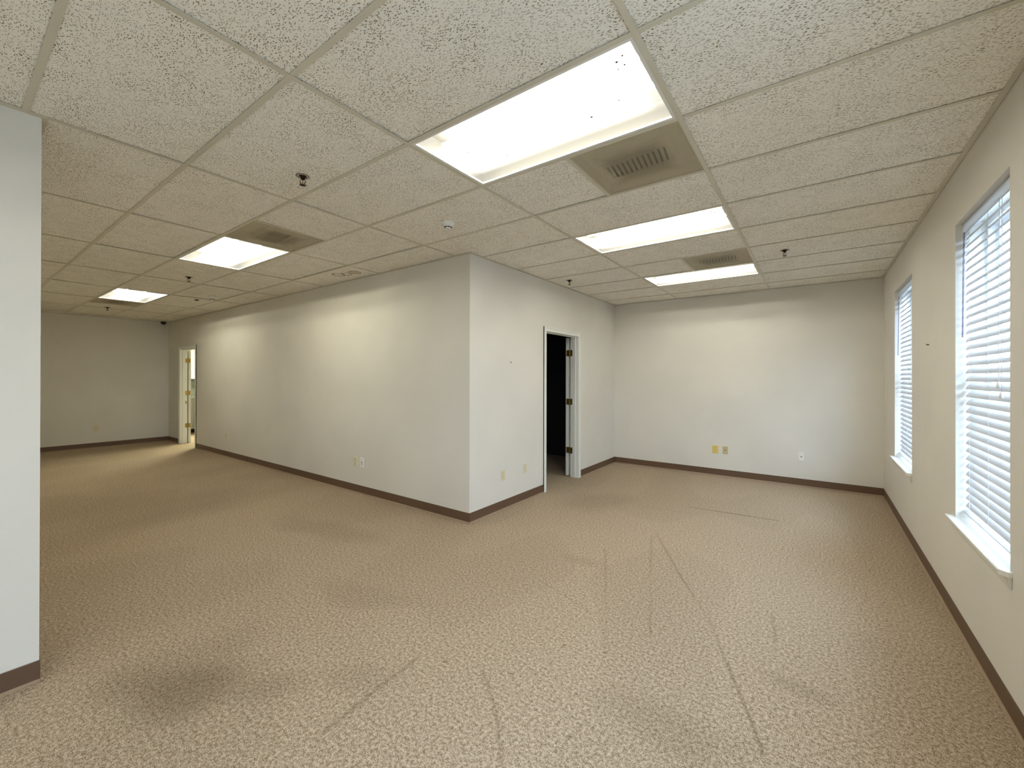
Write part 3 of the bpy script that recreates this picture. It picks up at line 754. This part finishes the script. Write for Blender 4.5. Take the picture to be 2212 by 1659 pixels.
# ------------------------------------------------------------------ wall plates
def plate(name, kind, mat, loc, face, label, w=0.072, h=0.117, cat='wall outlet', group='wall plates'):
    """local frame: x along wall, y out of the wall, z up"""
    rz = {'-y': math.pi, '+x': -math.pi / 2, '-x': math.pi / 2}[face]
    r = empty(name, loc, rz)
    e = 0.004
    m = MB()
    m.add([(-w / 2, 0, -h / 2), (w / 2, 0, -h / 2), (w / 2, 0, h / 2), (-w / 2, 0, h / 2), (-w / 2 + e, 0.006, -h / 2 + e), (w / 2 - e, 0.006, -h / 2 + e), (w / 2 - e, 0.006, h / 2 - e), (-w / 2 + e, 0.006, h / 2 - e)],
          [(3, 2, 1, 0), (4, 5, 6, 7), (0, 1, 5, 4), (1, 2, 6, 5), (2, 3, 7, 6), (3, 0, 4, 7)])
    m.build('cover_plate', mat, r)
    def screw(z):
        MB().lathe([(0.0035, 0.0058), (0.0035, 0.0072), (0.0, 0.0076)], 8, 'y', (0, 0, z)).build('screw', mat, r)
    if kind == 'duplex':
        screw(0)
        for s_ in (-1, 1):
            rc = MB().prism([(0.016 * math.cos(t_) , max(-0.0125, min(0.0125, 0.016 * math.sin(t_)))) for t_ in [k * math.pi / 10 for k in range(20)]], lambda u, v, q: (u, q, v + 0.0195 * s_), 0.005, 0.0085).build('receptacle', mat, r)
            for (dx, hh) in ((-0.006, 0.0045), (0.006, 0.0035)):
                MB().box(dx - 0.001, dx + 0.001, 0.0083, 0.0088, 0.0195 * s_ + 0.003 - hh, 0.0195 * s_ + 0.003 + hh).build('slot', M['dark'], rc)
            MB().lathe([(0.0022, 0.0083), (0.0022, 0.0088), (0.0, 0.0088)], 8, 'y', (0, 0, 0.0195 * s_ - 0.007)).build('ground_hole', M['dark'], rc)
    elif kind == 'data':
        screw(0.048); screw(-0.048)
        for z in (0.006, -0.016):
            MB().box(-0.006, 0.006, 0.005, 0.0068, z - 0.008, z + 0.008).build('data_jack', M['dark'], r)
    elif kind == 'jack':
        screw(0.045); screw(-0.045)
        MB().lathe([(0.007, 0.0058), (0.007, 0.009), (0.004, 0.011), (0.0, 0.011)], 10, 'y', (0, 0, 0.002)).build('cable_jack', M['dark_metal'], r)
    else:
        screw(0.03); screw(-0.03)
    return tag(r, label, cat, group)
dz = -0.015
plate('wall_outlet', 'duplex', M['ivory'], (-4.16, YB, 0.405 + dz), '-y', 'beige duplex outlet on the long hall wall, left of the white data plate')
plate('data_plate', 'data', M['white_plastic'], (-4.022, YB, 0.402 + dz), '-y', 'white data plate with two black sockets on the long hall wall')
plate('blank_plate', 'blank', M['ivory'], (-8.14, YB, 0.395 + dz), '-y', 'lone pale plate low on the hall wall near the lit doorway')
plate('wall_outlet', 'duplex', M['ivory'], (X_FAR, 0.464, 0.408 + dz), '+x', 'pale outlet low on the dim end wall of the hall')
plate('wall_outlet', 'duplex', M['ivory'], (XB, 2.194, 0.392 + dz), '+x', 'ivory duplex outlet right of the outside corner')
plate('blank_plate', 'blank', M['ivory'], (XB, 2.617, 0.391 + dz), '+x', 'ivory blank plate just left of the dark doorway', 0.072, 0.115)
plate('wall_outlet', 'duplex', M['yellow'], (-0.686, Y_BACK, 0.40 + dz), '-y', 'yellowed outlet on the back wall', 0.080, 0.117)
plate('jack_plate', 'jack', M['tan'], (-0.552, Y_BACK, 0.40 + dz), '-y', 'tan plate with one dark jack beside the yellowed outlet', 0.070, 0.112)
plate('jack_plate', 'jack', M['white_plastic'], (0.364, Y_BACK, 0.408 + dz), '-y', 'white jack plate alone on the right half of the back wall', 0.070, 0.112)
plate('blank_plate', 'blank', M['wall'], (X_WIN, 2.965, 0.41 + dz), '-x', 'wall coloured plate between the two windows, painted over')
def nail(loc, face, label, s_=1.0):
    v = {'+x': (1, 0, 0), '-y': (0, -1, 0), '-x': (-1, 0, 0)}[face]
    p = Vector(loc); v = Vector(v)
    o = MB().tube([p - v * 0.004, p + v * 0.010 * s_, p + v * 0.012 * s_ + Vector((0, 0, 0.005))], [0.003 * s_, 0.003 * s_, 0.0045 * s_], 8).build('wall_nail', M['dark_metal'])
    tag(o, label, 'nail')
nail((XB, 2.327, 1.613), '+x', 'small dark nail left in the wall with the dark doorway', 1.2)
nail((Y_BACK and -0.123, Y_BACK, 2.033), '-y', 'tiny nail high on the back wall', 0.7)
nail((X_WIN, 2.812, 1.69), '-x', 'small nail in the wall between the two windows', 1.2)

# ------------------------------------------------------------------ bright room beyond the far doorway
k = empty('base_cabinet', (X_KIT + 0.33, 2.6, 0))
MB().box(-0.298, 0.28, -0.82, 0.8, 0.1, 0.86).build('carcass', M['door'], k)
MB().box(-0.3, 0.22, -0.82, 0.8, 0.0, 0.1).build('toe_kick', M['dark'], k)
for i in range(4):
    MB().box(0.281, 0.30, -0.81 + i * 0.404, -0.81 + i * 0.404 + 0.395, 0.12, 0.68).build('cabinet_door', M['door'], k)
    MB().box(0.281, 0.30, -0.81 + i * 0.404, -0.81 + i * 0.404 + 0.395, 0.69, 0.85).build('drawer_front', M['door'], k)
tag(k, 'white base cabinet glimpsed through the lit far doorway', 'cabinet')
w = MB().box(X_KIT + 0.001, X_KIT + 0.67, 1.77, 3.42, 0.861, 0.90).build('worktop', M['counter'], None, bevel=0.004); tag(w, 'pale worktop on the white base cabinet beyond the far doorway', 'worktop')
sp = MB().box(X_KIT + 0.001, X_KIT + 0.012, 1.77, 3.42, 0.90, 1.38).build('backsplash', M['backsplash'], None); tag(sp, 'grey splash panel above the worktop in the far room', 'backsplash')
u = empty('wall_cabinet', (X_KIT + 0.16, 2.6, 1.38))
MB().box(-0.16, 0.14, -0.82, 0.8, 0, 0.75).build('carcass', M['door'], u)
for i in range(4):
    MB().box(0.141, 0.16, -0.81 + i * 0.404, -0.81 + i * 0.404 + 0.395, 0.01, 0.74).build('cabinet_door', M['door'], u)
tag(u, 'white wall cabinet over the splash panel in the far room', 'cabinet')
fr = empty('refrigerator', (-11.95, 2.79, 0))
MB().box(-0.3, 0.3, -0.30, 0.33, 0.03, 1.7).build('body', M['fridge'], fr)
MB().box(-0.28, 0.28, -0.345, -0.302, 0.06, 1.12).build('fridge_door', M['fridge'], fr)
MB().box(-0.28, 0.28, -0.345, -0.302, 1.14, 1.69).build('freezer_door', M['fridge'], fr)
MB().box(-0.28, 0.28, -0.28, 0.3, 0.0, 0.03).build('plinth', M['dark'], fr)
tag(fr, 'dark refrigerator edge at the right of the lit far doorway', 'refrigerator')
kl = copy_tree(bpy.data.objects['ceiling_light'])
for ch in list(kl.children):
    if ch.name.startswith('dead_insects'): bpy.data.objects.remove(ch)
for ch in kl.children:
    if ch.name.startswith('lamp_tube'):
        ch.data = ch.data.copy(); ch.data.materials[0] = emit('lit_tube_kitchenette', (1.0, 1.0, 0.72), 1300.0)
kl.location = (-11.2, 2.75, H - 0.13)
tag(kl, 'fluorescent ceiling light of the bright far room', 'ceiling light', 'fluorescent ceiling lights')

# ------------------------------------------------------------------ outside
structure(MB().box(X_WIN + 0.2, 60, -40, 60, -0.6, -0.5).build('floor_outside', M['concrete']), 'pale paving outside the windows', 'ground')
b = empty('office_building', (20, 22, -0.5))
MB().box(0, 10, -24, 26, 0, 9.5).build('facade', M['facade'], b)
MB().box(-0.25, 10.2, -24.2, 26.2, 9.5, 9.9).build('parapet', M['facade'], b)
wm = MB().box(-0.06, 0.0, -0.7, 0.7, 0, 1.7).mesh('facade_window'); wm.materials.append(M['far_glass'])
wf = MB().box(-0.12, -0.061, -0.82, -0.70, -0.1, 1.8).box(-0.12, -0.061, 0.70, 0.82, -0.1, 1.8).box(-0.12, -0.061, -0.7, 0.7, 1.7, 1.8).box(-0.16, -0.061, -0.7, 0.7, -0.1, 0).box(-0.11, -0.061, -0.03, 0.03, 0, 1.7).mesh('window_surround'); wf.materials.append(M['vinyl'])
for iy in range(12):
    for iz in range(3):
        q = place('facade_window', wm, b, (0, -21 + iy * 4.0, 1.0 + iz * 3.0)); place('window_surround', wf, q)
tag(b, 'pale building with dark windows seen through the blinds', 'building')
